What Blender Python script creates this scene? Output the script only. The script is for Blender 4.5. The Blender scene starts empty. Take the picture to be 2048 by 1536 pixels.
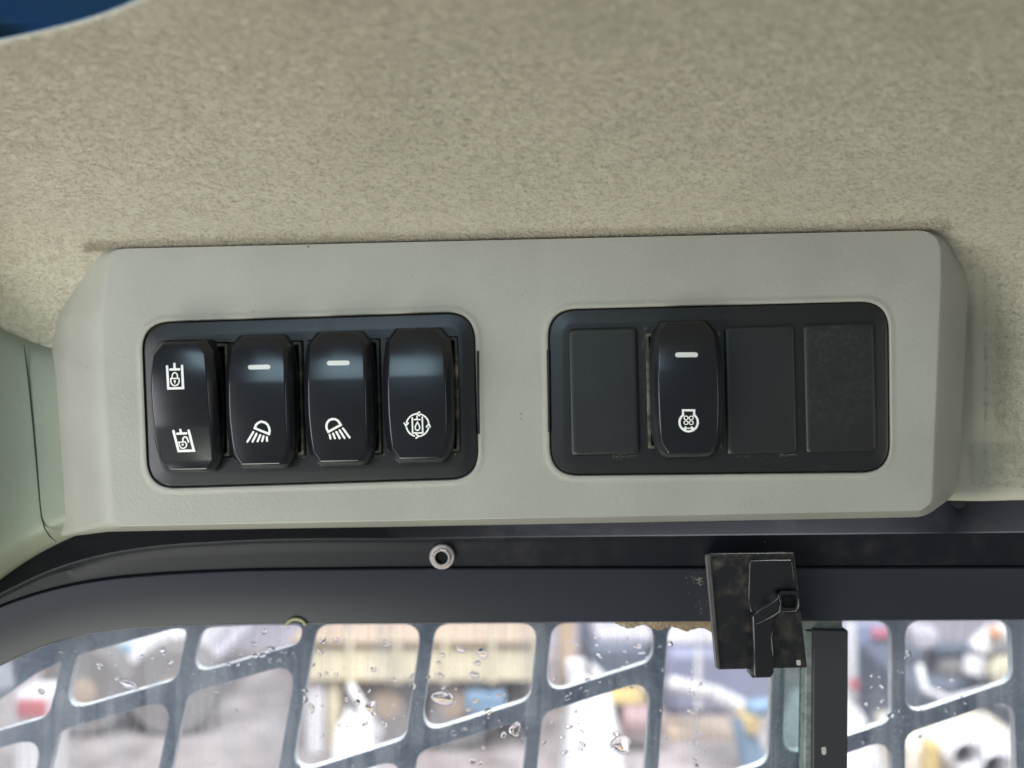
import bpy, bmesh, math, random
import numpy as np
from mathutils import Matrix, Vector

random.seed(7); rng = np.random.default_rng(7)
sc = bpy.context.scene
col = sc.collection

# ------------------------------------------------------------------ camera, world, lamps, exposure
S, D = 0.00017, 0.30            # metres per photo pixel at the switch panel, camera to panel distance
CAM = Vector((0, -D, 0))
cam = bpy.data.cameras.new('camera'); cam_ob = bpy.data.objects.new('camera', cam); col.objects.link(cam_ob)
cam_ob.location = CAM; cam_ob.rotation_euler = (math.radians(90), 0, 0)
cam.sensor_width = 36; cam.lens = 36 * D / (2048 * S)
cam.clip_start = 0.01; cam.clip_end = 500
cam.dof.use_dof = True; cam.dof.focus_distance = D - 0.004; cam.dof.aperture_fstop = 7.6
sc.camera = cam_ob

world = bpy.data.worlds.new('World'); sc.world = world; world.use_nodes = True
bg = world.node_tree.nodes['Background']
bg.inputs[0].default_value = (0.88, 0.95, 1.0, 1); bg.inputs[1].default_value = 0.22

def area_lamp(name, loc, target, sx, sy, power, colour):
    l = bpy.data.lights.new(name, 'AREA'); l.shape = 'RECTANGLE'; l.size = sx; l.size_y = sy
    l.energy = power; l.color = colour
    o = bpy.data.objects.new(name, l); col.objects.link(o); o.location = loc
    o.rotation_euler = (Vector(target) - Vector(loc)).to_track_quat('-Z', 'Y').to_euler()
    return o
# daylight through the cab's openings: side window on the left, door behind and below, window on the right
area_lamp('left_window_light', (-0.76, -0.50, -0.16), (0, -0.02, 0.04), 0.45, 0.42, 4.2, (0.95, 0.94, 1.0))
area_lamp('door_light', (-0.36, -0.42, -0.62), (0, -0.05, 0.05), 0.42, 0.34, 4.8, (0.98, 1.0, 0.87))
area_lamp('rear_blue_fill', (-0.36, -1.2, 0.38), (0, 0, 0), 0.5, 0.34, 3.4, (0.58, 0.84, 1.0))  # unseen blue lamp, added to put a sheen on the rockers' upper facets
area_lamp('right_window_light', (0.95, -0.6, -0.1), (0.05, 0, 0.05), 0.4, 0.4, 1.3, (1.0, 0.92, 0.84))
# overcast daylight over the yard outside
area_lamp('yard_daylight', (0.5, 1.5, 7.0), (0, 6.0, -1.8), 8, 5, 3200, (0.96, 0.98, 1.0))

vs = sc.view_settings
vs.view_transform = 'Standard'; vs.look = 'None'; vs.exposure = 0; vs.gamma = 1; vs.use_curve_mapping = False
sc.render.resolution_x = 1024; sc.render.resolution_y = 768
sc.cycles.max_bounces = 10; sc.cycles.transparent_max_bounces = 16; sc.cycles.transmission_bounces = 8
sc.cycles.use_denoising = True

# ------------------------------------------------------------------ helpers
def at(px, py, Y):
    k = (D + Y) / D * S
    return Vector(((px - 1024) * k, Y, (768 - py) * k))

PANEL = Matrix.Rotation(math.radians(-3.0), 4, 'Z') @ Matrix.Rotation(math.radians(-1.4), 4, 'Y')
PINV = PANEL.inverted()
def uv(px, py, off=0.0):
    """pixel -> point in the panel's own frame, on the plane y = off"""
    o = PINV @ CAM
    d = PINV.to_3x3() @ Vector(((px - 1024) * S, D, (768 - py) * S))
    t = (off - o.y) / d.y
    return o + d * t
def panel_Y(px, py=480):
    return (PANEL @ uv(px, py)).y

def tag(o, label=None, cat=None, group=None, kind=None):
    if label: o['label'] = label
    if cat: o['category'] = cat
    if group: o['group'] = group
    if kind: o['kind'] = kind
    return o
def empty(name, mat4, label, cat, group=None):
    o = bpy.data.objects.new(name, None); col.objects.link(o); o.empty_display_size = 0.01
    o.matrix_world = mat4 if isinstance(mat4, Matrix) else Matrix.Translation(mat4)
    return tag(o, label, cat, group)
MESHES = {}
def obj(name, verts, faces, mat, parent=None, base=None, smooth=False, local=False, bevel=0, seg=2, angle=30, mats=None):
    """one mesh object. verts are world points unless local (then in the parent's / base's frame)."""
    M = parent.matrix_world.copy() if parent else (base if isinstance(base, Matrix) else Matrix.Translation(base if base is not None else (0, 0, 0)))
    root = parent
    if not local:
        Mi = M.inverted(); verts = [Mi @ Vector(v) for v in verts]
    me = bpy.data.meshes.new(name); me.from_pydata([tuple(v) for v in verts], [], faces)
    bm = bmesh.new(); bm.from_mesh(me); bmesh.ops.recalc_face_normals(bm, faces=bm.faces); bm.to_mesh(me); bm.free()
    o = bpy.data.objects.new(name, me); col.objects.link(o)
    me.materials.append(mat)
    if parent: o.parent = parent
    else: o.matrix_world = M
    if smooth:
        for p in me.polygons: p.use_smooth = True
        me.set_sharp_from_angle(angle=math.radians(angle))
    if bevel:
        b = o.modifiers.new('bevel', 'BEVEL'); b.width = bevel; b.segments = seg; b.limit_method = 'ANGLE'; b.angle_limit = math.radians(25)
        for p in me.polygons: p.use_smooth = True
        me.set_sharp_from_angle(angle=math.radians(70))
    return o
def sub(name, verts, faces, mat, part, **k):
    """sub-part: child of a part (part's own frame equals its thing's frame)"""
    bpy.context.view_layer.update()
    return obj(name, verts, faces, mat, parent=part, **k)
def upd(): bpy.context.view_layer.update()

def rounded(pts, rad, n=7):
    """rounded polygon in pixel space; rad number or list"""
    out = []; m = len(pts)
    for i in range(m):
        p = Vector(pts[i]); a = Vector(pts[i - 1]); b = Vector(pts[(i + 1) % m])
        r = rad[i] if isinstance(rad, (list, tuple)) else rad
        da = (a - p); db = (b - p); la, lb = da.length, db.length
        da.normalize(); db.normalize()
        ang = da.angle(db)
        cut = min(r / math.tan(ang / 2) if ang < 3.13 else 1e-4 * la, la * 0.48, lb * 0.48)
        cut = max(cut, 1e-4 * min(la, lb))
        p0 = p + da * cut; p1 = p + db * cut
        for k in range(n):
            t = k / (n - 1)
            q = p0 * (1 - t) ** 2 + p * 2 * t * (1 - t) + p1 * t * t
            # blend towards a circular look
            out.append((q.x, q.y))
    return out
def inset(pts, d):
    """offset a convex polygon inwards by d pixels"""
    m = len(pts); res = []
    cx = sum(p[0] for p in pts) / m; cy = sum(p[1] for p in pts) / m
    lines = []
    for i in range(m):
        a = Vector(pts[i]); b = Vector(pts[(i + 1) % m]); e = (b - a).normalized(); nrm = Vector((-e.y, e.x))
        if (Vector((cx, cy)) - a).dot(nrm) < 0: nrm = -nrm
        lines.append((a + nrm * d, e))
    for i in range(m):
        (p, e), (q, f) = lines[i - 1], lines[i]
        den = e.x * f.y - e.y * f.x
        if abs(den) < 1e-6: res.append(tuple(q)); continue
        t = ((q.x - p.x) * f.y - (q.y - p.y) * f.x) / den
        res.append((p.x + e.x * t, p.y + e.y * t))
    return res
def loops_mesh(outer_loops, hole_loops, cap_back=False):
    """outer_loops: list of vertex loops, the LAST of which bounds the filled face; hole_loops: for each hole a list of
    loops whose FIRST bounds the filled face."""
    bm = bmesh.new(); fill = []
    def add(loop): return [bm.verts.new(v) for v in loop]
    def bridge(a, b):
        n = len(a)
        for i in range(n): bm.faces.new((a[i], a[(i + 1) % n], b[(i + 1) % n], b[i]))
    prev = None
    for L in outer_loops:
        cur = add(L)
        if prev: bridge(prev, cur)
        elif cap_back and len(outer_loops) > 1: bm.faces.new(cur)
        prev = cur
    n = len(prev)
    for i in range(n): fill.append(bm.edges.get((prev[i], prev[(i + 1) % n])) or bm.edges.new((prev[i], prev[(i + 1) % n])))
    for H in hole_loops:
        prevh = None
        for j, L in enumerate(H):
            cur = add(L); m = len(cur)
            if j == 0:
                for i in range(m): fill.append(bm.edges.new((cur[i], cur[(i + 1) % m])))
            else: bridge(prevh, cur)
            prevh = cur
    if hole_loops: bmesh.ops.triangle_fill(bm, use_beauty=True, use_dissolve=False, edges=fill)
    else: bm.faces.new(prev)
    bmesh.ops.recalc_face_normals(bm, faces=bm.faces)
    bm.verts.index_update()
    vs_ = [v.co.copy() for v in bm.verts]; fs = [[v.index for v in f.verts] for f in bm.faces]
    bm.free(); return vs_, fs
def box(x0, x1, y0, y1, z0, z1):
    v = [(x, y, z) for x in (x0, x1) for y in (y0, y1) for z in (z0, z1)]
    f = [(0, 1, 3, 2), (4, 6, 7, 5), (0, 4, 5, 1), (2, 3, 7, 6), (0, 2, 6, 4), (1, 5, 7, 3)]
    return v, f
def join(*vf):
    V, F = [], []
    for v, f in vf:
        o = len(V); V += list(v); F += [[i + o for i in q] for q in f]
    return V, F
def prism(poly_front, poly_back):
    n = len(poly_front)
    F = [list(range(n)), list(range(2 * n - 1, n - 1, -1))] + [[i, (i + 1) % n, n + (i + 1) % n, n + i] for i in range(n)]
    return list(poly_front) + list(poly_back), F
def px_prism(pts, Y0, Y1):
    """extrude a pixel outline from depth Y0 straight back to Y1 (same real size at both depths)"""
    f = [at(x, y, Y0) for x, y in pts]
    return prism(f, [p + Vector((0, Y1 - Y0, 0)) for p in f])
def lathe(profile, n=32, axis='Y', centre=(0, 0, 0), cap=True):
    """profile: (radius, along)"""
    V, F = [], []; c = Vector(centre)
    for r, h in profile:
        for k in range(n):
            a = 2 * math.pi * k / n
            p = (r * math.cos(a), h, r * math.sin(a)) if axis == 'Y' else ((h, r * math.cos(a), r * math.sin(a)) if axis == 'X' else (r * math.cos(a), r * math.sin(a), h))
            V.append(c + Vector(p))
    m = len(profile)
    for j in range(m - 1):
        for k in range(n):
            F.append([j * n + k, j * n + (k + 1) % n, (j + 1) * n + (k + 1) % n, (j + 1) * n + k])
    if cap: F.append(list(range(n))); F.append([(m - 1) * n + k for k in range(n)])
    return V, F
def tube(path, r, n=10, cap=True):
    V, F = [], []; path = [Vector(p) for p in path]; m = len(path)
    for i, p in enumerate(path):
        t = (path[min(i + 1, m - 1)] - path[max(i - 1, 0)]).normalized()
        u = t.orthogonal() if abs(t.z) > .95 else t.cross(Vector((0, 0, 1)))
        u.normalize(); w = t.cross(u)
        rr = r[i] if isinstance(r, (list, tuple)) else r
        for k in range(n):
            a = 2 * math.pi * k / n; V.append(p + u * rr * math.cos(a) + w * rr * math.sin(a))
    for i in range(m - 1):
        for k in range(n): F.append([i * n + k, i * n + (k + 1) % n, (i + 1) * n + (k + 1) % n, (i + 1) * n + k])
    if cap: F.append(list(range(n))); F.append([(m - 1) * n + k for k in range(n)])
    return V, F
def curve_y(pts, xs):
    """smooth interpolation (finite-difference Hermite) of (x, y) points"""
    X = np.array([p[0] for p in pts], float); Yv = np.array([p[1] for p in pts], float)
    m = np.gradient(Yv, X); xs = np.clip(np.asarray(xs, float), X[0], X[-1])
    i = np.clip(np.searchsorted(X, xs) - 1, 0, len(X) - 2); h = X[i + 1] - X[i]; t = (xs - X[i]) / h
    return ((2*t**3-3*t**2+1)*Yv[i] + (t**3-2*t**2+t)*h*m[i] + (-2*t**3+3*t**2)*Yv[i+1] + (t**3-t**2)*h*m[i+1])
def strip_mesh(rows):
    n = len(rows[0]); V = [p for r in rows for p in r]; F = []
    for j in range(len(rows) - 1):
        for i in range(n - 1): F.append([j*n+i, j*n+i+1, (j+1)*n+i+1, (j+1)*n+i])
    return V, F

# ------------------------------------------------------------------ materials
def new_mat(name):
    m = bpy.data.materials.new(name); m.use_nodes = True
    nt = m.node_tree; return m, nt, nt.nodes['Principled BSDF']
def N(nt, t, **k):
    n = nt.nodes.new(t)
    for a, b in k.items(): setattr(n, a, b)
    return n
def ramp(nt, src, p0, c0, p1, c1):
    r = N(nt, 'ShaderNodeValToRGB'); r.color_ramp.elements[0].position = p0; r.color_ramp.elements[0].color = c0
    r.color_ramp.elements[1].position = p1; r.color_ramp.elements[1].color = c1
    nt.links.new(src, r.inputs[0]); return r
def noise(nt, scale, detail=3, rough=0.55, vec=None):
    n = N(nt, 'ShaderNodeTexNoise'); n.inputs['Scale'].default_value = scale; n.inputs['Detail'].default_value = detail
    n.inputs['Roughness'].default_value = rough
    if vec is None:
        g = N(nt, 'ShaderNodeNewGeometry'); vec = g.outputs['Position']
    nt.links.new(vec, n.inputs['Vector']); return n
def bump(nt, bsdf, height, strength, dist):
    b = N(nt, 'ShaderNodeBump'); b.inputs['Strength'].default_value = strength; b.inputs['Distance'].default_value = dist
    nt.links.new(height, b.inputs['Height']); nt.links.new(b.outputs[0], bsdf.inputs['Normal']); return b
def c4(c): return (c[0], c[1], c[2], 1)
def simple(name, c, rough=0.5, metal=0.0, var=0.12, scale=60, bump_s=0.0, bump_scale=900, spec=0.5, dist=0.0002):
    m, nt, b = new_mat(name)
    n = noise(nt, scale, 4)
    lo = [x * (1 - var) for x in c]; hi = [min(1, x * (1 + var)) for x in c]
    r = ramp(nt, n.outputs[0], 0.3, c4(lo), 0.7, c4(hi)); nt.links.new(r.outputs[0], b.inputs['Base Color'])
    b.inputs['Roughness'].default_value = rough; b.inputs['Metallic'].default_value = metal; b.inputs['Specular IOR Level'].default_value = spec
    if bump_s:
        n2 = noise(nt, bump_scale, 3); bump(nt, b, n2.outputs[0], bump_s, dist)
    return m
def grained(name, c, rough=0.5):
    """moulded plastic with a fine leather grain and faint soiling"""
    m, nt, b = new_mat(name)
    n = noise(nt, 26, 5, 0.6)
    r = ramp(nt, n.outputs[0], 0.3, c4([x * .90 for x in c]), 0.72, c4([min(1, x * 1.05) for x in c]))
    sp = noise(nt, 420, 2, 0.5)
    sr = ramp(nt, sp.outputs[0], 0.735, (0, 0, 0, 1), 0.775, (1, 1, 1, 1))
    mx = N(nt, 'ShaderNodeMixRGB'); mx.inputs[2].default_value = (c[0]*.45, c[1]*.42, c[2]*.36, 1)
    ml = N(nt, 'ShaderNodeMath', operation='MULTIPLY'); ml.inputs[1].default_value = 0.35
    nt.links.new(sr.outputs[0], ml.inputs[0]); nt.links.new(ml.outputs[0], mx.inputs[0]); nt.links.new(r.outputs[0], mx.inputs[1])
    nt.links.new(mx.outputs[0], b.inputs['Base Color'])
    b.inputs['Roughness'].default_value = rough
    g = N(nt, 'ShaderNodeNewGeometry')
    v = N(nt, 'ShaderNodeTexVoronoi', feature='SMOOTH_F1'); v.inputs['Scale'].default_value = 900; v.inputs['Smoothness'].default_value = 0.6
    nt.links.new(g.outputs['Position'], v.inputs['Vector'])
    v2 = noise(nt, 1500, 2)
    ad = N(nt, 'ShaderNodeMath', operation='ADD'); nt.links.new(v.outputs['Distance'], ad.inputs[0]); nt.links.new(v2.outputs[0], ad.inputs[1])
    bump(nt, b, ad.outputs[0], 0.30, 0.00016)
    return m
def dusty(name, c, dust, rough=0.4, p0=0.55, p1=0.75, scale=35, amount=0.6, fine=600, spec=0.5, bump_s=0.08):
    """dark moulded plastic or paint with dusty patches and scuffs"""
    m, nt, b = new_mat(name)
    n = noise(nt, scale, 6, 0.65); n2 = noise(nt, fine, 3, 0.6)
    r = ramp(nt, n.outputs[0], p0, (0, 0, 0, 1), p1, (1, 1, 1, 1)); r2 = ramp(nt, n2.outputs[0], 0.42, (0, 0, 0, 1), 0.7, (1, 1, 1, 1))
    mu = N(nt, 'ShaderNodeMath', operation='MULTIPLY'); nt.links.new(r.outputs[0], mu.inputs[0]); nt.links.new(r2.outputs[0], mu.inputs[1])
    mu2 = N(nt, 'ShaderNodeMath', operation='MULTIPLY'); mu2.inputs[1].default_value = amount; nt.links.new(mu.outputs[0], mu2.inputs[0])
    mx = N(nt, 'ShaderNodeMixRGB'); mx.inputs[1].default_value = c4(c); mx.inputs[2].default_value = c4(dust)
    nt.links.new(mu2.outputs[0], mx.inputs[0]); nt.links.new(mx.outputs[0], b.inputs['Base Color'])
    rr = ramp(nt, mu2.outputs[0], 0, (rough,) * 3 + (1,), 0.6, (0.85,) * 3 + (1,)); nt.links.new(rr.outputs[0], b.inputs['Roughness'])
    b.inputs['Specular IOR Level'].default_value = spec
    if bump_s: n3 = noise(nt, 1400, 2); bump(nt, b, n3.outputs[0], bump_s, 0.0002)
    return m

M_panel = grained('console_plastic', (0.338, 0.332, 0.280), 0.46)
M_trim = grained('side_trim_plastic', (0.245, 0.268, 0.198), 0.5)  # same plastic as the console, with the light's green put into its colour
M_plate = dusty('plate_black_plastic', (0.010, 0.011, 0.011), (0.13, 0.12, 0.10), 0.36, 0.56, 0.85, 40, 0.3)
M_blank = dusty('blank_cover_plastic', (0.011, 0.012, 0.011), (0.10, 0.10, 0.085), 0.45, 0.5, 0.9, 30, 0.3)
M_rocker = simple('rocker_plastic', (0.009, 0.010, 0.013), 0.21, var=0.1, bump_s=0.05, bump_scale=2500)
M_body = dusty('switch_body_dusty_plastic', (0.030, 0.031, 0.021), (0.36, 0.32, 0.22), 0.6, 0.40, 0.70, 140, 0.8, 300)
M_dark = simple('dark_void_plastic', (0.008, 0.008, 0.008), 0.7)
M_white = simple('white_print', (0.80, 0.80, 0.76), 0.5, var=0.03)
M_lens = simple('indicator_lens', (0.66, 0.66, 0.61), 0.3, var=0.05)
M_groove = simple('seam_gap', (0.02, 0.025, 0.015), 0.8)
M_rail_dark = dusty('upper_rail_paint', (0.008, 0.009, 0.013), (0.10, 0.08, 0.075), 0.45, 0.52, 0.85, 20, 0.3, 120, spec=0.18)
M_rail = dusty('lower_rail_paint', (0.022, 0.024, 0.031), (0.2, 0.19, 0.16), 0.42, 0.70, 0.9, 22, 0.3, 400, spec=0.25)
M_latch = dusty('latch_black_metal', (0.012, 0.012, 0.013), (0.17, 0.135, 0.09), 0.25, 0.42, 0.70, 48, 0.75, 140)
M_lever = simple('lever_black_paint', (0.012, 0.012, 0.013), 0.2, var=0.1)
M_strip = dusty('black_channel_paint', (0.028, 0.028, 0.033), (0.16, 0.15, 0.14), 0.5, 0.6, 0.85, 40, 0.2)
M_chip = simple('chipped_paint_pale', (0.42, 0.40, 0.36), 0.7)
M_steel = simple('screw_steel', (0.62, 0.55, 0.52), 0.42, metal=0.75, var=0.2, scale=900)
M_guard = dusty('guard_painted_steel', (0.075, 0.105, 0.150), (0.40, 0.46, 0.53), 0.40, 0.36, 0.72, 70, 0.55, 500)
M_seal = dusty('seal_grey_plastic', (0.16, 0.18, 0.165), (0.42, 0.46, 0.42), 0.25, 0.4, 0.7, 60, 0.6, 300)
M_grime = dusty('sill_grime', (0.20, 0.14, 0.075), (0.5, 0.45, 0.36), 0.8, 0.4, 0.65, 150, 0.8, 900)

def felt(name, fibre=False):
    m, nt, b = new_mat(name)
    n = noise(nt, 14, 4)
    r = ramp(nt, n.outputs[0], 0.3, (0.405, 0.378, 0.298, 1), 0.7, (0.455, 0.424, 0.336, 1))
    if fibre:
        g = N(nt, 'ShaderNodeNewGeometry')
        rr = ramp(nt, g.outputs['Random Per Island'], 0.0, (0.79, 0.77, 0.74, 1), 1.0, (1.16, 1.15, 1.13, 1))
        mx = N(nt, 'ShaderNodeMixRGB', blend_type='MULTIPLY'); mx.inputs[0].default_value = 1
        nt.links.new(r.outputs[0], mx.inputs[1]); nt.links.new(rr.outputs[0], mx.inputs[2]); nt.links.new(mx.outputs[0], b.inputs['Base Color'])
    else:
        nt.links.new(r.outputs[0], b.inputs['Base Color'])
        n2 = noise(nt, 1100, 4, 0.7); bump(nt, b, n2.outputs[0], 0.4, 0.0004)
    b.inputs['Roughness'].default_value = 0.95; b.inputs['Specular IOR Level'].default_value = 0.15
    b.inputs['Sheen Weight'].default_value = 0.15
    return m
M_felt = felt('headliner_felt'); M_fibre = felt('felt_fibres', True)

def glass_mat(name, tint, dirt, film):
    m = bpy.data.materials.new(name); m.use_nodes = True; nt = m.node_tree
    nt.nodes.clear(); out = N(nt, 'ShaderNodeOutputMaterial')
    tr = N(nt, 'ShaderNodeBsdfTransparent'); tr.inputs[0].default_value = c4(tint)
    gl = N(nt, 'ShaderNodeBsdfGlossy'); gl.inputs['Roughness'].default_value = 0.03
    fr = N(nt, 'ShaderNodeFresnel'); fr.inputs[0].default_value = 1.45
    mx = N(nt, 'ShaderNodeMixShader'); nt.links.new(fr.outputs[0], mx.inputs[0]); nt.links.new(tr.outputs[0], mx.inputs[1]); nt.links.new(gl.outputs[0], mx.inputs[2])
    last = mx
    if dirt:
        di = N(nt, 'ShaderNodeBsdfTranslucent'); di.inputs[0].default_value = (0.85, 0.87, 0.9, 1)
        dd = N(nt, 'ShaderNodeBsdfDiffuse'); dd.inputs[0].default_value = (0.7, 0.72, 0.75, 1)
        md = N(nt, 'ShaderNodeMixShader'); md.inputs[0].default_value = 0.35; nt.links.new(di.outputs[0], md.inputs[1]); nt.links.new(dd.outputs[0], md.inputs[2])
        n1 = noise(nt, 30, 5, 0.6); n2 = noise(nt, 1300, 2, 0.5)
        tc = N(nt, 'ShaderNodeNewGeometry'); mp = N(nt, 'ShaderNodeMapping'); mp.inputs['Scale'].default_value = (1, 1, 0.06); nt.links.new(tc.outputs['Position'], mp.inputs['Vector'])
        n1b = noise(nt, 230, 4, 0.6, mp.outputs[0]); mm = N(nt, 'ShaderNodeMath', operation='MULTIPLY'); nt.links.new(n1.outputs[0], mm.inputs[0]); nt.links.new(n1b.outputs[0], mm.inputs[1])
        a = ramp(nt, mm.outputs[0], 0.16, (0.03,) * 3 + (1,), 0.42, (film,) * 3 + (1,))
        s = ramp(nt, n2.outputs[0], 0.645, (0,) * 3 + (1,), 0.74, (dirt,) * 3 + (1,))
        ad = N(nt, 'ShaderNodeMath', operation='ADD', use_clamp=True); nt.links.new(a.outputs[0], ad.inputs[0]); nt.links.new(s.outputs[0], ad.inputs[1])
        m2 = N(nt, 'ShaderNodeMixShader'); nt.links.new(ad.outputs[0], m2.inputs[0]); nt.links.new(mx.outputs[0], m2.inputs[1]); nt.links.new(md.outputs[0], m2.inputs[2])
        last = m2
    nt.links.new(last.outputs[0], out.inputs[0]); return m
M_glass = glass_mat('window_glass', (0.96, 0.97, 0.98), 0.32, 0.26)
M_glass2 = glass_mat('sliding_glass_edge', (0.62, 0.72, 0.70), 0.3, 0.4)
M_roofglass = glass_mat('blue_roof_glass', (0.22, 0.38, 0.55), 0.0, 0)
m, nt, b = new_mat('water'); b.inputs['Base Color'].default_value = (1, 1, 1, 1); b.inputs['Transmission Weight'].default_value = 1; b.inputs['IOR'].default_value = 1.33; b.inputs['Roughness'].default_value = 0.0
M_water = m

# ------------------------------------------------------------------ headliner (felt roof lining)
HX = np.linspace(-160, 2210, 90); HY = np.concatenate([np.linspace(-520, 0, 14)[:-1], np.linspace(0, 1010, 70)])
def f_depth(py):   # depth of the lining behind the panel's front plane, metres
    pts = [(-520, -0.172), (-250, -0.150), (0, -0.112), (130, -0.084), (260, -0.052), (380, -0.020), (455, 0.000), (500, 0.009), (570, 0.0185), (700, 0.0235), (1010, 0.030)]
    return curve_y(pts, py)
blue_edge = lambda x: curve_y([(-200, 122), (0, 84), (100, 62), (200, 34), (300, -8), (420, -80), (600, -220), (900, -520), (2300, -520)], x)
def head_point(px, py):
    px = np.asarray(px, float); py = np.asarray(py, float)
    shift = (px - 1024) * (-0.024)           # the panel's top edge rises to the right
    dep = f_depth(py - shift - 14.0)
    Yv = dep - (px - 1024) * S * math.tan(math.radians(3.0))
    wav = 0.0012 * np.sin(px / 210.0 + py / 330.0) + 0.0008 * np.sin(px / 97.0 - py / 140.0)
    Yv = Yv + wav * np.clip((470 - py) / 200, 0, 1)
    Yv = Yv - 0.028 * (np.maximum(0, 90 - px) / 250) ** 2 * np.clip((py - 200) / 400, 0, 1)
    Yv = Yv + 0.020 * np.exp(-((px - 1950) / 75.0) ** 2) * np.clip((py - 500) / 160, 0, 1) * np.clip((1020 - py) / 140, 0, 1)
    k = (D + Yv) / D * S
    return np.stack([(px - 1024) * k, Yv, (768 - py) * k], -1)
nx, ny = len(HX), len(HY)
tt = np.concatenate([np.linspace(0, 0.3, 26)[:-1], np.linspace(0.3, 1, 58)]); ny = len(tt)
gx = np.repeat(HX[None, :], ny, 0); top = np.maximum(blue_edge(HX), -520.0)
gy = top[None, :] + (1000 - top)[None, :] * tt[:, None]
P = head_point(gx.ravel(), gy.ravel())
faces = [[j*nx+i, j*nx+i+1, (j+1)*nx+i+1, (j+1)*nx+i] for j in range(ny - 1) for i in range(nx - 1)]
head = obj('headliner', [Vector(p) for p in P], faces, M_felt, base=(0, 0, 0), smooth=True, angle=80)
sol = head.modifiers.new('thickness', 'SOLIDIFY'); sol.thickness = 0.0008; sol.offset = 1
tag(head, 'beige felt headliner lining the cab roof above the switch panel', 'headliner', kind='structure')

def fibres(n, box_, lmin, lmax, width, lift, ramp_, edge=False):
    x = rng.uniform(box_[0], box_[2], n); y = rng.uniform(box_[1], box_[3], n)
    if edge: y = 499 - 39 * (x - 208) / 1672.0 + 3 - np.abs(rng.normal(0, 11, n))
    keep = ~((y < blue_edge(x) + 2) & (x < 400))
    pr = np.clip((y - 120) / 330, 0, 1); keep &= rng.uniform(0, 1, n) < (pr if ramp_ > 0 else 1 - pr)
    keep &= ~((x > 200) & (x < 1860) & (y > 540))
    keep &= ~((x < 150) & (y > 690)); keep &= y < 975
    x, y = x[keep], y[keep]; n = len(x)
    p = head_point(x, y); e = 3.0
    tx = head_point(x + e, y) - p; ty = head_point(x, y + e) - p
    tx /= np.linalg.norm(tx, axis=1)[:, None]; nn = np.cross(tx, ty); nn /= np.linalg.norm(nn, axis=1)[:, None]
    nn *= np.sign(((np.array([0, -D, 0]) - p) * nn).sum(1))[:, None]
    tb = np.cross(nn, tx)
    a = rng.normal(0, 0.75, n) + rng.integers(0, 2, n) * np.pi; a2 = a + rng.normal(0, 0.8, n)
    L = rng.uniform(lmin, lmax, n)[:, None]
    d1 = tx * np.cos(a)[:, None] + tb * np.sin(a)[:, None]; d2 = tx * np.cos(a2)[:, None] + tb * np.sin(a2)[:, None]
    up = rng.uniform(0.05, 1.0, n)[:, None] * lift
    p0 = p - nn * 0.0001; p1 = p + d1 * L * .5 + nn * up; p2 = p1 + d2 * L * .5 + nn * up * rng.uniform(-0.6, 0.6, n)[:, None]
    w1 = np.cross(d1, nn) * width; w2 = np.cross(d2, nn) * width * 0.5
    V = np.stack([p0 - w1, p0 + w1, p1 - w1, p1 + w1, p2 - w2, p2 + w2], 1).reshape(-1, 3)
    base = (np.arange(n) * 6)[:, None]
    F = np.concatenate([base + np.array([[0, 1, 3, 2]]), base + np.array([[2, 3, 5, 4]])], 1).reshape(-1, 4)
    return V, F
Va, Fa = fibres(210000, (-60, 120, 2110, 990), 0.0008, 0.0022, 0.000052, 0.0005, 1)
Vb, Fb = fibres(110000, (-60, -40, 2110, 450), 0.0010, 0.0026, 0.00007, 0.0005, -1)
Vc, Fc = fibres(26000, (170, 440, 1900, 512), 0.0008, 0.0020, 0.000045, 0.0009, 1, True)
V = np.concatenate([Va, Vb, Vc]); F = np.concatenate([Fa, Fb + len(Va), Fc + len(Va) + len(Vb)])
me = bpy.data.meshes.new('felt_fibres')
me.vertices.add(len(V)); me.vertices.foreach_set('co', V.ravel())
me.loops.add(F.size); me.loops.foreach_set('vertex_index', F.ravel())
me.polygons.add(len(F)); me.polygons.foreach_set('loop_start', np.arange(len(F)) * 4); me.polygons.foreach_set('loop_total', np.full(len(F), 4))
me.update(calc_edges=True); me.materials.append(M_fibre)
fo = bpy.data.objects.new('felt_fibres', me); col.objects.link(fo); fo.parent = head; fo['kind'] = 'stuff'

# roof window behind the lining's upper left corner
rw = empty('roof_window', at(150, -60, -0.06), 'blue tinted roof window showing at the top left corner', 'window'); upd()
q_ = [at(-420, 150, -0.062), at(900, 118, -0.062), Vector((0.06, -0.5, 0.34)), Vector((-0.36, -0.5, 0.34))]
obj('pane', *prism(q_, [p + Vector((0, 0.003, 0.004)) for p in q_]), M_roofglass, parent=rw)

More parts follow.
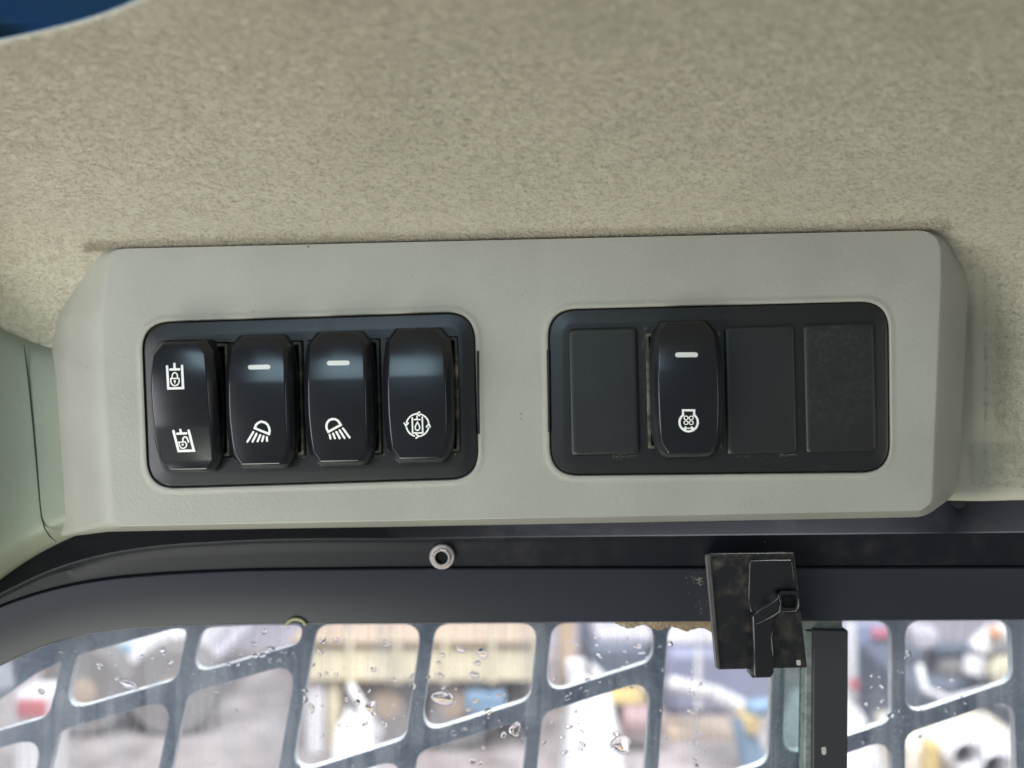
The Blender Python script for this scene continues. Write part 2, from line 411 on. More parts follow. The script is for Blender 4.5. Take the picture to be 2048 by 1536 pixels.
# ------------------------------------------------------------------ left side trim
xs = np.linspace(-160, 330, 40)
def row(pts, Y): ys = curve_y(pts, xs); return [at(x, y, Y - 0.028 * (max(0, 90 - x) / 250) ** 2) for x, y in zip(xs, ys)]
dY = lambda x: 0.0 if x > 0 else -(x) * 0.00002
tr_rows = [row([(-160, 560), (0, 640), (60, 668), (140, 690), (330, 700)], 0.034),
           row([(-160, 580), (0, 662), (60, 690), (140, 712), (330, 720)], 0.0285),
           row([(-160, 640), (0, 720), (60, 750), (140, 770), (330, 780)], 0.0275),
           row([(-160, 1010), (0, 960), (60, 945), (140, 930), (330, 920)], 0.0275),
           row([(-160, 1150), (0, 1085), (60, 1052), (120, 1030), (240, 1000), (330, 990)], 0.0270),
           row([(-160, 1180), (0, 1110), (60, 1075), (120, 1047), (240, 1016), (330, 1000)], 0.0280),
           row([(-160, 1215), (0, 1137), (60, 1098), (120, 1066), (240, 1034), (330, 1015)], 0.0320),
           row([(-160, 1262), (0, 1172), (60, 1137), (120, 1106), (240, 1058), (330, 1030)], 0.0400),
           row([(-160, 1262), (0, 1172), (60, 1137), (120, 1106), (240, 1058), (330, 1030)], 0.0460)]
trim = empty('side_trim', at(40, 1100, 0.03), 'grey green moulded plastic trim at the left of the switch panel', 'trim'); upd()
o = obj('cover', *strip_mesh(tr_rows), M_trim, parent=trim, smooth=True, angle=60)
s_ = o.modifiers.new('subsurf', 'SUBSURF'); s_.levels = 2; s_.render_levels = 2
gp = [(48, 690), (52, 720), (58, 770), (66, 850), (74, 940), (79, 1000), (83, 1035), (90, 1058), (100, 1073), (112, 1083)]
obj('seam', *tube([at(x, y, 0.0272 - 0.028 * (max(0, 90 - x) / 250) ** 2) for x, y in gp], [0.0001] + [0.00024] * (len(gp) - 2) + [0.0001], 8), M_groove, parent=trim)

# ------------------------------------------------------------------ window frame, glass, guard
xs2 = np.linspace(-160, 2240, 110)
def frow(pts, Y): return [at(x, y, Y) for x, y in zip(xs2, curve_y(pts, xs2))]
A = [(-160, 1235), (0, 1150), (110, 1090), (230, 1030), (400, 985), (1100, 975), (1800, 965), (1915, 955), (2048, 962), (2240, 965)]
B = [(-160, 1268), (0, 1190), (100, 1143), (200, 1113), (300, 1096), (450, 1085), (900, 1079), (1400, 1074), (2240, 1066)]
Cc = [(-160, 1290), (0, 1213), (100, 1180), (200, 1160), (300, 1150), (450, 1142), (700, 1138), (1400, 1136), (2240, 1134)]
E = [(-160, 1420), (0, 1332), (100, 1288), (200, 1264), (300, 1254), (420, 1249.5), (700, 1247), (1400, 1243), (2240, 1238)]
sh = lambda L, d: [(x, y + d) for x, y in L]
wf = empty('window_frame', at(1024, 1180, 0.03), 'black painted frame rails along the top of the window', 'window frame'); upd()
obj('upper_rail', *strip_mesh([frow(sh(A, -6), 0.060), frow(A, 0.036), frow(sh(B, -6), 0.0288), frow(sh(B, -3), 0.0282), frow(B, 0.0284), frow(sh(B, 3), 0.0290), frow(sh(B, 8), 0.0297),
                               frow(sh(Cc, -30), 0.0307), frow(sh(Cc, -4), 0.0318), frow(sh(Cc, 4), 0.0345), frow(sh(Cc, 4), 0.060)]), M_rail_dark, parent=wf, smooth=True, angle=35)
obj('lower_rail', *strip_mesh([frow(sh(Cc, -2), 0.050), frow(sh(Cc, -2), 0.0330), frow(Cc, 0.0312), frow(sh(Cc, 3), 0.0306), frow(sh(E, -6), 0.0306), frow(sh(E, -1), 0.0312), frow(E, 0.0325),
                               frow(sh(E, 1), 0.048)]), M_rail, parent=wf, smooth=True, angle=35)
# screw hole at the right end of the upper rail
c = at(1918, 1003, 0.0322)
obj('screw_hole', *lathe([(0.0001, -0.0004), (0.0026, -0.0004), (0.0031, 0.0012)], 24, 'Y', c), M_dark, parent=wf)
# rubber grommet peeking under the lower rail
gpath = [at(592 + 19 * math.cos(a), 1253 - 15 * math.sin(a), 0.0303) for a in np.linspace(0.15, math.pi - 0.15, 14)]
gm = simple('grommet_rubber', (0.33, 0.31, 0.16), 0.5)
obj('grommet', *tube(gpath, 0.0006, 8), gm, parent=wf)
# grime along the glass edge
gv, gf = strip_mesh([[at(x, 1243, 0.0335) for x in np.linspace(1230, 1440, 40)], [at(x, 1251 + 4 * math.sin(x / 9) + 3 * random.random() + (x - 1230) / 22, 0.0345) for x in np.linspace(1230, 1440, 40)],
                     [at(x, 1248, 0.036) for x in np.linspace(1230, 1440, 40)]])
obj('grime', gv, gf, M_grime, parent=wf)

# window pane with water drops
GY = 0.050
pane = obj('window_pane', *box(-0.27, 0.27, GY, GY + 0.0001, -0.26, -0.085), M_glass, base=at(1024, 1400, GY), local=False)
tag(pane, 'dusty front window pane spotted with rain drops', 'window')
upd()
def drop_mesh(i):
    r_ = random.Random(100 + i); V, F = [], []; n, m_ = 14, 5
    ax, az = 1.0, r_.uniform(0.65, 1.5); ph = [r_.uniform(0, 6.28) for _ in range(4)]; am = [r_.uniform(0, .16) for _ in range(3)]
    def rad(a): return 1 + am[0] * math.sin(2 * a + ph[0]) + am[1] * math.sin(3 * a + ph[1]) + am[2] * .7 * math.sin(5 * a + ph[2])
    for j in range(m_):
        t = j / m_ * math.pi / 2
        for k in range(n):
            a = 2 * math.pi * k / n; q = rad(a) * math.cos(t)
            V.append((ax * q * math.cos(a), 0.26 * math.sin(t) , az * q * math.sin(a)))
    V.append((0, 0.26, 0)); F.append(list(range(n)))
    for j in range(m_ - 1):
        for k in range(n): F.append([j*n+k, j*n+(k+1) % n, (j+1)*n+(k+1) % n, (j+1)*n+k])
    for k in range(n): F.append([(m_-1)*n+k, (m_-1)*n+(k+1) % n, m_*n])
    me = bpy.data.meshes.new('water_drop'); me.from_pydata(V, [], F)
    bm = bmesh.new(); bm.from_mesh(me); bmesh.ops.recalc_face_normals(bm, faces=bm.faces); bm.to_mesh(me); bm.free()
    for p in me.polygons: p.use_smooth = len(p.vertices) < 6
    me.materials.append(M_water); return me
DM = [drop_mesh(i) for i in range(12)]
PI_ = pane.matrix_world.inverted()
def put_drop(px, py, rpx, stretch=1.0, rot=0.0):
    o = bpy.data.objects.new('water_drop', random.choice(DM)); col.objects.link(o); o.parent = pane
    p = at(px, py, GY + 0.00012); r = rpx * S * (D + GY) / D
    o.matrix_local = PI_ @ Matrix.Translation(p) @ Matrix.Rotation(rot, 4, 'Y') @ Matrix.Diagonal((r * stretch, r, r / stretch ** .5, 1))
for (x, y, r, s_, ro) in [(949, 1349, 12, 1.3, .2), (886, 1396, 20, 1.5, 0), (742, 1413, 13, 1.3, .3), (965, 1307, 12, 1.4, .4), (921, 1299, 12, 1.3, .5), (747, 1339, 7, 1.2, 0), (1243, 1489, 22, 1.4, 0),
        (672, 1279, 7, 1.2, 0), (774, 1290, 8, 1.2, -.5), (1030, 1460, 16, 1.2, 0), (730, 1448, 8, 1.3, -.6), (951, 1402, 8, 1.5, -.6), (885, 1310, 6, 1.2, 0), (976, 1423, 9, 1, 0), (257, 1368, 19, 1.6, .3),
        (325, 1300, 8, 1.3, 0), (463, 1300, 6, 1, 0), (542, 1298, 9, 1.2, .3), (508, 1288, 7, 1.4, .2), (200, 1330, 9, 1.4, .3), (672, 1350, 6, 1, 0), (640, 1304, 8, 1.3, .5), (1275, 1293, 8, 1.5, 0), (1283, 1306, 8, 1.5, 0),
        (1188, 1268, 5, 1, 0), (1191, 1275, 5, 1, 0), (1165, 1488, 9, 1.3, .6), (945, 1522, 9, 1.3, .6), (960, 1527, 8, 1, 0), (1129, 1505, 9, 1.3, -.5), (1161, 1498, 7, 1, 0), (1232, 1468, 8, 1.2, 0), (470, 1420, 7, 1.4, 0), (83, 1383, 8, 1.2, .6)]:
    put_drop(x, y, r * 0.72, s_, ro)
for k in range(900):
    cl = random.choice([(720, 1380, 60, 110), (900, 1370, 90, 100), (1000, 1440, 90, 70), (1180, 1400, 60, 100), (1180, 1460, 90, 60), (700, 1440, 70, 60), (520, 1310, 60, 50), (1392, 1470, 5, 60), (1385, 1400, 5, 90), (1900, 1380, 90, 90), (1760, 1400, 60, 90), (300, 1330, 120, 50), (1250, 1300, 60, 40)])
    x = random.gauss(cl[0], cl[2]); y = random.gauss(cl[1], cl[3] * .6)
    if not (1254 < y < 1534) or 1535 < x < 1700 or (1410 < x < 1620 and y < 1350) or len(pane.children) > 285: continue
    put_drop(x, y, random.choice([1.4, 1.7, 2.0, 2.4, 2.8, 3.4, 4.2, 5.0]), random.uniform(1, 1.6), random.uniform(-1, 1))

# steel window guard outside: sheet with rounded slanted openings
def gp_pt(px, py, dd=0.0):    # guard plane, top leaning away
    Y = 0.098 + (1400 - py) * 0.00002 + dd
    return at(px, py, Y)
bars = [-320, -82, 155, 390, 620, 857, 1090, 1323, 1560, 1797, 2036, 2275]
def bar_x(b, y): return b + (b - 1797) * (y - 1250) / 6800.0
def diag(k, x): return [1111, 1366, 1628, 1926, 2200][k] - [0.285, 0.289, 0.315, 0.335, 0.34][k] * (x - 390)
clipP = [(-260, 1600), (-100, 1475), (0, 1399), (68, 1350), (113, 1327), (171, 1306), (342, 1259), (500, 1251), (2250, 1240), (2250, 1760), (-260, 1760)]
def clip(poly, reg):
    n = len(reg); cx = sum(p[0] for p in reg) / n; cy = sum(p[1] for p in reg) / n
    for i in range(n):
        a, b_ = reg[i], reg[(i + 1) % n]
        def side(p): return (b_[0]-a[0])*(p[1]-a[1]) - (b_[1]-a[1])*(p[0]-a[0])
        sg = 1 if side((cx, cy)) > 0 else -1; out = []
        for j in range(len(poly)):
            p, q = poly[j], poly[(j + 1) % len(poly)]; sp, sq = side(p) * sg, side(q) * sg
            if sp >= 0: out.append(p)
            if (sp >= 0) != (sq >= 0):
                t = sp / (sp - sq); out.append((p[0] + (q[0]-p[0]) * t, p[1] + (q[1]-p[1]) * t))
        poly = out
        if not poly: break
    return poly
def cross(b, k, sx, sy):
    y = 1400.0
    for _ in range(8): x = bar_x(b, y) + sx; y = diag(k, x) + sy
    return (x, y)
holes = []; HW, HT = 14.5, 18.5
for k in range(4):
    for i in range(len(bars) - 1):
        low = 0 if i < 4 else (1 if i < 7 else 2)          # the slanted bars end at these uprights
        if k < low: continue
        kt = 0 if k == low else k
        q = [cross(bars[i], kt, HW, HT), cross(bars[i+1], kt, -HW, HT), cross(bars[i+1], k+1, -HW, -HT), cross(bars[i], k+1, HW, -HT)]
        q = clip(q, clipP)
        # drop near-duplicate points
        r_ = []
        for p in q:
            if not r_ or (Vector(p) - Vector(r_[-1])).length > 6: r_.append(p)
        if len(r_) > 2 and (Vector(r_[0]) - Vector(r_[-1])).length < 6: r_.pop()
        if len(r_) < 3: continue
        ar = abs(sum(r_[j][0]*r_[(j+1) % len(r_)][1] - r_[(j+1) % len(r_)][0]*r_[j][1] for j in range(len(r_)))) / 2
        if ar < 2500: continue
        holes.append(r_)
TH = 0.0042
outer = rounded([(-300, 1215), (2290, 1205), (2290, 1800), (-300, 1800)], 20)
def hole_loops(h):
    big = rounded(h, 34, 8)
    cx = sum(p[0] for p in big) / len(big); cy = sum(p[1] for p in big) / len(big)
    ex = [(x + (x - cx) * 0.012, y + (y - cy) * 0.012) for x, y in big]
    inner_back = [gp_pt(x, y) + Vector((0, TH - 0.0006, 0)) for x, y in big]
    return [[gp_pt(x, y) for x, y in ex], [gp_pt(x, y) + Vector((0, 0.0006, 0)) for x, y in big], inner_back]
gV, gF = loops_mesh([[gp_pt(x, y) + Vector((0, TH, 0)) for x, y in outer], [gp_pt(x, y) for x, y in outer]], [hole_loops(h) for h in holes])
bV, bF = loops_mesh([[gp_pt(x, y) + Vector((0, TH, 0)) for x, y in outer]], [[[gp_pt(x, y) + Vector((0, TH - 0.0006, 0)) for x, y in rounded(h, 34, 8)]] for h in holes])
guard = obj('window_guard', *join((gV, gF), (bV, bF)), M_guard, base=gp_pt(1024, 1536))
guard.data.materials.append(simple('guard_lit_cut_edge', (0.62, 0.64, 0.66), 0.35, var=0.2, scale=200))  # pale colour paints the daylight caught by the openings' cut edges
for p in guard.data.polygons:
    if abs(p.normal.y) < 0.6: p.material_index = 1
tag(guard, 'dark blue grey steel window guard with slanted rounded openings outside the glass', 'window guard')

# sliding window edge: black vertical channel, clear overlapping glass edge and seal
ch = empty('sliding_window_edge', at(1660, 1600, 0.04), 'black vertical channel bar on the sliding window edge right of the latch', 'window channel'); upd()
obj('channel', *px_prism([(1627, 1259), (1697, 1261), (1695, 1660), (1624, 1660)], 0.0365, 0.047), M_strip, parent=ch, bevel=0.0005)
obj('chip', *px_prism(rounded([(1643, 1494), (1652, 1494), (1653, 1509), (1644, 1510)], 4), 0.0363, 0.0366), M_chip, parent=ch)
obj('seal_lip', *px_prism([(1613, 1262), (1626, 1262), (1623, 1660), (1606, 1660)], 0.0385, 0.046), M_seal, parent=ch, bevel=0.0004)
obj('top_block', *px_prism([(1590, 1236), (1686, 1236), (1685, 1259), (1610, 1259), (1604, 1262), (1592, 1262)], 0.0390, 0.046), M_seal, parent=ch, bevel=0.0004)
obj('glass_edge', *px_prism([(1548, 1236), (1614, 1236), (1608, 1660), (1540, 1660)], 0.0440, 0.0455), M_glass2, parent=ch)

# ------------------------------------------------------------------ latch
la = empty('window_latch', at(1515, 1340, 0.025), 'scuffed black metal window latch hanging from the top rail', 'latch'); upd()
LY = 0.0200
obj('plate', *px_prism([(1420, 1108), (1589, 1106), (1615, 1336), (1436, 1340)], LY, LY + 0.0022), M_latch, parent=la, bevel=0.0005)
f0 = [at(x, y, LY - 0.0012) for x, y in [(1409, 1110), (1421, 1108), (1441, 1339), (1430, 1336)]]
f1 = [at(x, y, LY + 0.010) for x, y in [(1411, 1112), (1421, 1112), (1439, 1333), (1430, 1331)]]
obj('side_flange', *prism(f0, f1), simple('flange_edge_highlight', (0.075, 0.068, 0.068), 0.35, var=0.4, scale=120), parent=la, bevel=0.0006)  # lighter grey paints the highlight line on the worn flange
obj('catch_body', *px_prism([(1498, 1122), (1586, 1120), (1594, 1180), (1556, 1183), (1548, 1200), (1516, 1222), (1503, 1236), (1496, 1200)], LY - 0.0016, LY - 0.0001), M_lever, parent=la, bevel=0.0008, seg=3)
# lever: vertical tab that bends up to the right into a hooked thumb loop
lev = [(1504, 1232), (1516, 1218), (1536, 1208), (1552, 1196), (1558, 1186), (1563, 1192), (1562, 1222), (1548, 1238), (1543, 1256), (1544, 1300), (1549, 1345), (1543, 1356), (1512, 1357), (1506, 1350), (1507, 1300)]
obj('lever', *px_prism(lev, LY - 0.0048, LY - 0.0001), M_lever, parent=la, bevel=0.0007)
M_edge_highlight = simple('worn_ridge_highlight', (0.22, 0.215, 0.21), 0.4, var=0.4, scale=300)  # pale grey paints the highlight along the lever's worn ridges
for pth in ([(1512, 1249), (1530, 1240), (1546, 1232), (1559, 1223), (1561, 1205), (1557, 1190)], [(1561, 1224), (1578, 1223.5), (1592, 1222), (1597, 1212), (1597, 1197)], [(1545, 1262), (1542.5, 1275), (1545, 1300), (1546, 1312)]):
    obj('worn_edge_highlight', *tube([at(x, y, LY - 0.0050) for x, y in pth], [0.00005] + [0.00014 + 0.00007 * ((i * 7) % 3 - 1) for i in range(len(pth) - 2)] + [0.00005], 6), M_edge_highlight, parent=la)
lp = obj('thumb_loop', *loops_mesh([[at(x, y, LY - 0.0002) for x, y in rounded([(1556, 1180), (1601, 1180), (1602, 1226), (1557, 1226)], 9)],
                                    [at(x, y, LY - 0.0048) for x, y in rounded([(1557, 1182), (1598, 1182), (1599, 1223), (1558, 1223)], 9)]],
                                   [[[at(x, y, LY - 0.0048) for x, y in rounded([(1563, 1189), (1592, 1189), (1593, 1216), (1564, 1216)], 6)],
                                     [at(x, y, LY - 0.0012) for x, y in rounded([(1566, 1192), (1590, 1192), (1590, 1213), (1567, 1213)], 5)]]]), M_lever, parent=la, smooth=True, angle=40)
obj('tab_tip', *px_prism(rounded([(1500, 1338), (1512, 1337), (1514, 1356), (1503, 1356)], 4), LY - 0.0022, LY + 0.004), M_lever, parent=la, bevel=0.0003)
obj('chip', *px_prism(rounded([(1592, 1320), (1601, 1320), (1602, 1331), (1594, 1331)], 3), LY - 0.0001, LY + 0.0001), M_chip, parent=la)

# ------------------------------------------------------------------ knurled socket screw
sc_c = at(885, 1111, 0.0318); r1 = 25 * S * 1.10
scr = empty('cap_screw', Matrix.Translation(sc_c), 'silver knurled socket head screw in the black upper rail', 'screw'); upd()
prof = []
V, F = [], []; n = 96
for r, h, kn in [(1.0, 0.0, 1), (1.0, -0.0026, 1), (0.93, -0.0031, 1), (0.74, -0.0031, 0), (0.72, -0.0046, 0), (0.66, -0.0051, 0), (0.56, -0.0051, 0), (0.50, -0.0047, 0)]:
    for k in range(n):
        a = 2 * math.pi * k / n; q = r * r1 * (1 + (0.035 if (k % 2 and kn) else 0))
        V.append((q * math.cos(a), h, q * math.sin(a)))
for j in range(7):
    for k in range(n): F.append([j*n+k, j*n+(k+1) % n, (j+1)*n+(k+1) % n, (j+1)*n+k])
obj('head', V, F, M_steel, parent=scr, local=True, smooth=True, angle=35)
hexr = 0.50 * r1
hv = [(hexr * math.cos(a), -0.0047, hexr * math.sin(a)) for a in np.linspace(0, 2*math.pi, n, endpoint=False)]
hb = [(hexr * .86 * math.cos(a), -0.0015, hexr * .86 * math.sin(a)) for a in (math.pi/6 + np.floor(np.linspace(0, 6, n, endpoint=False)) * math.pi/3)]
fb = [[k, (k+1) % n, n + (k+1) % n, n + k] for k in range(n)] + [[n + k for k in range(n)]]
obj('hex_socket', hv + hb, fb, simple('socket_dark_steel', (0.06, 0.055, 0.05), 0.4, metal=0.8), parent=scr, local=True)

# ------------------------------------------------------------------ switch panel
F9 = [(222, 498), (208, 640), (212, 760), (230, 1040), (246, 1052), (1842, 1021), (1862, 1006), (1880, 562), (1880, 460)]
B9 = [(162, 500), (98, 632), (86, 702), (112, 1076), (216, 1064), (1850, 1034), (1916, 985), (1938, 540), (1912, 466)]
RF = [30, 160, 160, 14, 10, 16, 16, 150, 46]; RB = [20, 60, 60, 12, 16, 70, 70, 80, 50]
def plate_poly(i): return [[(284, 645), (949, 623), (958, 957), (297, 977)], [(1096, 619), (1777, 602), (1780, 944), (1101, 951)]][i]
def lerp(a, b_, t): return [(p[0]*(1-t)+q[0]*t, p[1]*(1-t)+q[1]*t) for p, q in zip(a, b_)]
fr_, ba_ = rounded(F9, RF, 9), rounded(B9, RB, 9)
DB = 0.0275
loops = []
for t, y in [(1.0, DB), (0.8, DB*.80), (0.6, DB*.6), (0.42, DB*.42), (0.27, DB*.24), (0.17, DB*.12), (0.10, DB*.055), (0.05, DB*.02), (0.02, DB*.005), (0.0, 0.0)]:
    lp_ = []
    for x, y_ in lerp(fr_, ba_, t):
        w_ = min(1, max(0, (330 - x) / 110)); ys = DB * t ** 1.9
        w2 = min(1, max(0, (x - 1835) / 35)); y2 = y * (1 - w_ - w2) + ys * w_ + DB * t ** 1.6 * w2
        lp_.append(uv(x, y_, y2))
    loops.append(lp_)
cxm = (1035, 768)
loops.append([uv(x + (cxm[0]-x)*0.004, y_ + (cxm[1]-y_)*0.006, -0.00002) for x, y_ in fr_])
HL = []
for i in (0, 1):
    pp = plate_poly(i); seq = []
    for d_, y in [(-17, -0.00002), (-14, -0.00004), (-9, -0.0003), (-5, -0.0005), (-2, -0.0003), (0, 0.0004), (0.5, 0.0040)]:
        seq.append([uv(x, y_, y) for x, y_ in rounded(inset(pp, d_), 58 - d_, 10)])
    HL.append(seq)
sp = empty('overhead_console', PANEL @ Matrix.Translation(uv(1024, 1050, 0.01)), 'grey beige overhead console holding two black switch plates', 'console'); upd()
off = PINV @ sp.matrix_world.translation
def pl(vs_): return [Vector(v) - off for v in vs_]
hv, hf = loops_mesh(loops, HL)
obj('housing', pl(hv), hf, M_panel, parent=sp, local=True, smooth=True, angle=40)
# thin dark clip gaps at the plates' inner ends
for (x0, x1, y0, y1) in [(953.5, 959.5, 702, 868), (1094, 1099.5, 700, 864)]:
    v = [uv(x, y, o_) for o_ in (-0.00062, 0.003) for x, y in [(x0 - .5, y0), (x1 - 1.5, y0), (x1, y1), (x0 + 2, y1)]]
    obj('clip_slot', pl(v), [(0, 1, 2, 3), (4, 7, 6, 5), (0, 4, 5, 1), (1, 5, 6, 2), (2, 6, 7, 3), (3, 7, 4, 0)], M_dark, parent=sp, local=True)

SLOTS = [(390, 801), (537, 798), (691, 794), (846, 790), (1208, 783), (1367, 780), (1520, 780), (1678, 776)]
PLY = -0.0006
def rect_px(c, w, h, tilt=-1.4):
    t = math.radians(tilt); ct, st = math.cos(t), math.sin(t)
    return [(c[0] + a*ct - b_*st, c[1] + a*st + b_*ct) for a, b_ in [(-w/2, -h/2), (w/2, -h/2), (w/2, h/2), (-w/2, h/2)]]
for i in (0, 1):
    pp = plate_poly(i)
    ol = [[uv(x, y_, y) for x, y_ in rounded(inset(pp, d_), max(58 - d_, 20), 10)] for d_, y in [(2, 0.004), (2, 0.0003), (4, 0.0000), (7, -0.0001), (23, -0.0005), (27, PLY), (30, PLY - 0.00001)]]
    hl = []
    for s in SLOTS[i*4:i*4+4]:
        blank = s in (SLOTS[4], SLOTS[6], SLOTS[7])
        r_ = rect_px(s, 136.5 if blank else 146, 254 if blank else 232)
        hl.append([[uv(x, y_, PLY - 0.00001) for x, y_ in rounded(r_, 10 if blank else 4, 4)], [uv(x, y_, 0.006) for x, y_ in rounded(r_, 10 if blank else 4, 4)]])
    v, f = loops_mesh(ol, hl)
    o = obj('mounting_plate', pl(v), f, M_plate, parent=sp, local=True, smooth=True, angle=25)
    o['label'] = ['black plate holding four rocker switches', 'black plate holding one rocker switch and three blanks'][i]

# blanks
BL = ['plain black switch blank left of the lone rocker switch', None, 'scuffed black switch blank just right of the lone rocker switch', 'rightmost plain black switch blank on the right plate']
for i, s in enumerate(SLOTS[4:]):
    if BL[i] is None: continue
    ce = uv(s[0], s[1], PLY); Mx = PANEL @ Matrix.Translation(ce)
    w, h = 0.0115, 0.0213
    def rr(w, h, y, r=0.0016): return [(x, y, z) for x, z in rounded([(-w, -h), (w, -h), (w, h), (-w, h)], r, 5)]
    v, f = loops_mesh([rr(w, h, 0.0055), rr(w, h, -0.0007), rr(w - .0003, h - .0003, -0.0011), rr(w - .0008, h - .0008, -0.0013), rr(w - .0016, h - .0016, -0.00132)], [], cap_back=True)
    bo = obj('switch_blank', v, f, M_blank, base=Mx, local=True, smooth=True, angle=40)
    tag(bo, BL[i], 'switch blank', 'blanks on the right switch plate')
    # crumbs of dust along its lower edge
# dust crumbs, chips and scuffs along the edges of the slots and blanks
def flecks(name, spots, off_y, parent, mat, to_local, seed):
    r_ = random.Random(seed); V, F = [], []
    for (x0, y0, x1, y1, sp_, n_, smin, smax) in spots:
        for _ in range(int(n_ * 1.5)):
            t_ = r_.random(); q1 = 1.0 + 3.0 * r_.random() ** 3; x = x0 + (x1-x0)*t_ + r_.gauss(0, sp_ * q1); y = y0 + (y1-y0)*t_ + r_.gauss(0, sp_ * q1 * .8)
            rr_ = r_.uniform(smin, smax) * (0.62 if name == 'dust_crumbs' else 1); m_ = 5; o_ = len(V); ph = r_.random()*6.28; st = r_.uniform(1, 2.6); ro = r_.uniform(-.6, .6)
            for lay, sc_ in ((0.00012, 1.0), (-0.00006, 0.6)):
                for k in range(m_):
                    a = ph + 2*math.pi*k/m_; q = rr_*sc_*r_.uniform(.6, 1.1); dx, dy = q*st*math.cos(a), q*math.sin(a)
                    V.append(to_local(x + dx*math.cos(ro) - dy*math.sin(ro), y + dx*math.sin(ro) + dy*math.cos(ro), off_y + lay))
            F.append([o_ + m_ + k for k in range(m_)])
            for k in range(m_): F.append([o_ + k, o_ + (k+1) % m_, o_ + m_ + (k+1) % m_, o_ + m_ + k])
    o = obj(name, V, F, mat, parent=parent, local=True); o['kind'] = 'stuff'; return o
M_dust = simple('dust_crumbs', (0.23, 0.205, 0.155), 0.9, var=0.4, scale=900)
plates = [o for o in sp.children if o.name.startswith('mounting_plate')]
tl = lambda x, y, o_: uv(x, y, o_) - off
flecks('dust_crumbs', [(440, 905, 456, 912, 2.5, 26, .4, 1.3), (598, 914, 612, 913, 2.2, 26, .4, 1.3), (748, 915, 770, 908, 2.2, 24, .4, 1.2), (606, 690, 610, 900, 1.2, 22, .3, .9), (455, 690, 458, 900, 1.2, 18, .3, .9), (766, 690, 770, 900, 1.2, 20, .3, .9),
    (900, 912, 914, 908, 2, 14, .4, 1), (916, 680, 922, 760, 3, 26, .25, .7), (465, 692, 467, 700, .8, 5, .6, 1.2), (775, 672, 782, 674, 1.5, 10, .5, 1.2), (320, 900, 330, 915, 3, 8, .3, .8), (520, 962, 560, 962, 3, 6, .3, .7)], PLY, plates[0], M_dust, tl, 5)
flecks('dust_crumbs', [(1225, 914, 1275, 911, 2.2, 60, .35, 1.3), (1560, 911, 1592, 909, 1.2, 40, .35, 1.5), (1470, 913, 1500, 912, 1.5, 22, .35, 1.2), (1490, 920, 1580, 922, 5, 34, .25, .7), (1400, 640, 1455, 632, 6, 40, .25, .7), (1289, 655, 1286, 700, 1.2, 24, .5, 1.4), (1292, 700, 1296, 900, 1.0, 30, .3, .9),
    (1600, 690, 1600, 880, 1.3, 40, .25, .8), (1440, 905, 1446, 890, 2, 12, .4, 1.0), (1120, 700, 1130, 900, 4, 24, .25, .6), (1310, 918, 1420, 920, 3, 30, .25, .7)], PLY, plates[1], M_dust, tl, 6)
housing = [o for o in sp.children if o.name.startswith('housing')][0]
flecks('scuff_marks', [(372, 627, 374, 632, 1, 3, .5, 1.2), (428, 627, 430, 634, 1, 3, .4, 1.0), (504, 624, 508, 632, 1, 4, .4, 1.0), (1043, 824, 1043, 842, .5, 5, .4, 1.0), (1450, 1012, 1560, 1004, 3, 12, .3, .9), (614, 492, 616, 494, .5, 2, 1.0, 2.0), (700, 560, 1500, 1000, 90, 10, .3, .7)], -0.0001, housing,
       simple('scuff_grey', (0.16, 0.15, 0.13), 0.8), tl, 8)
lower = [o for o in wf.children if o.name.startswith('lower_rail')][0]
wo = wf.matrix_world.translation.copy()
tw = lambda x, y, o_: at(x, y, o_) - wo
flecks('scuff_marks', [(1372, 1150, 1402, 1160, 4, 10, .4, 1.5), (1388, 1162, 1404, 1232, 4, 16, .3, 1.3), (1394, 1152, 1402, 1166, 3, 12, 1.0, 2.6)], 0.0306, lower, M_dust, tw, 7)
# ------------------------------------------------------------------ rocker switches
W2, H2 = 0.0118, 0.0223
rowsZ = [  # z, face half width, base half width, height
    (1.00, 0.50, 0.66, 5.9), (0.975, 0.54, 0.70, 6.5), (0.83, 0.785, 0.93, 7.7), (0.55, 0.84, 0.985, 9.0), (0.32, 0.855, 1.0, 9.75), (0.26, 0.857, 1.0, 9.8), (0.0, 0.86, 1.0, 9.95), (-0.22, 0.857, 1.0, 9.8),
    (-0.28, 0.855, 1.0, 9.65), (-0.55, 0.835, 0.985, 8.9), (-0.78, 0.80, 0.94, 8.1), (-0.88, 0.66, 0.85, 7.9), (-0.925, 0.60, 0.76, 8.0), (-0.94, 0.585, 0.74, 7.7), (-1.0, 0.56, 0.66, 5.6)]
def face_h(z):
    zz = z / H2; R = rowsZ
    for a, b_ in zip(R[:-1], R[1:]):
        if a[0] >= zz >= b_[0]:
            t = (a[0] - zz) / (a[0] - b_[0]); return (a[3] * (1 - t) + b_[3] * t) * 0.001
    return R[-1][3] * 0.001
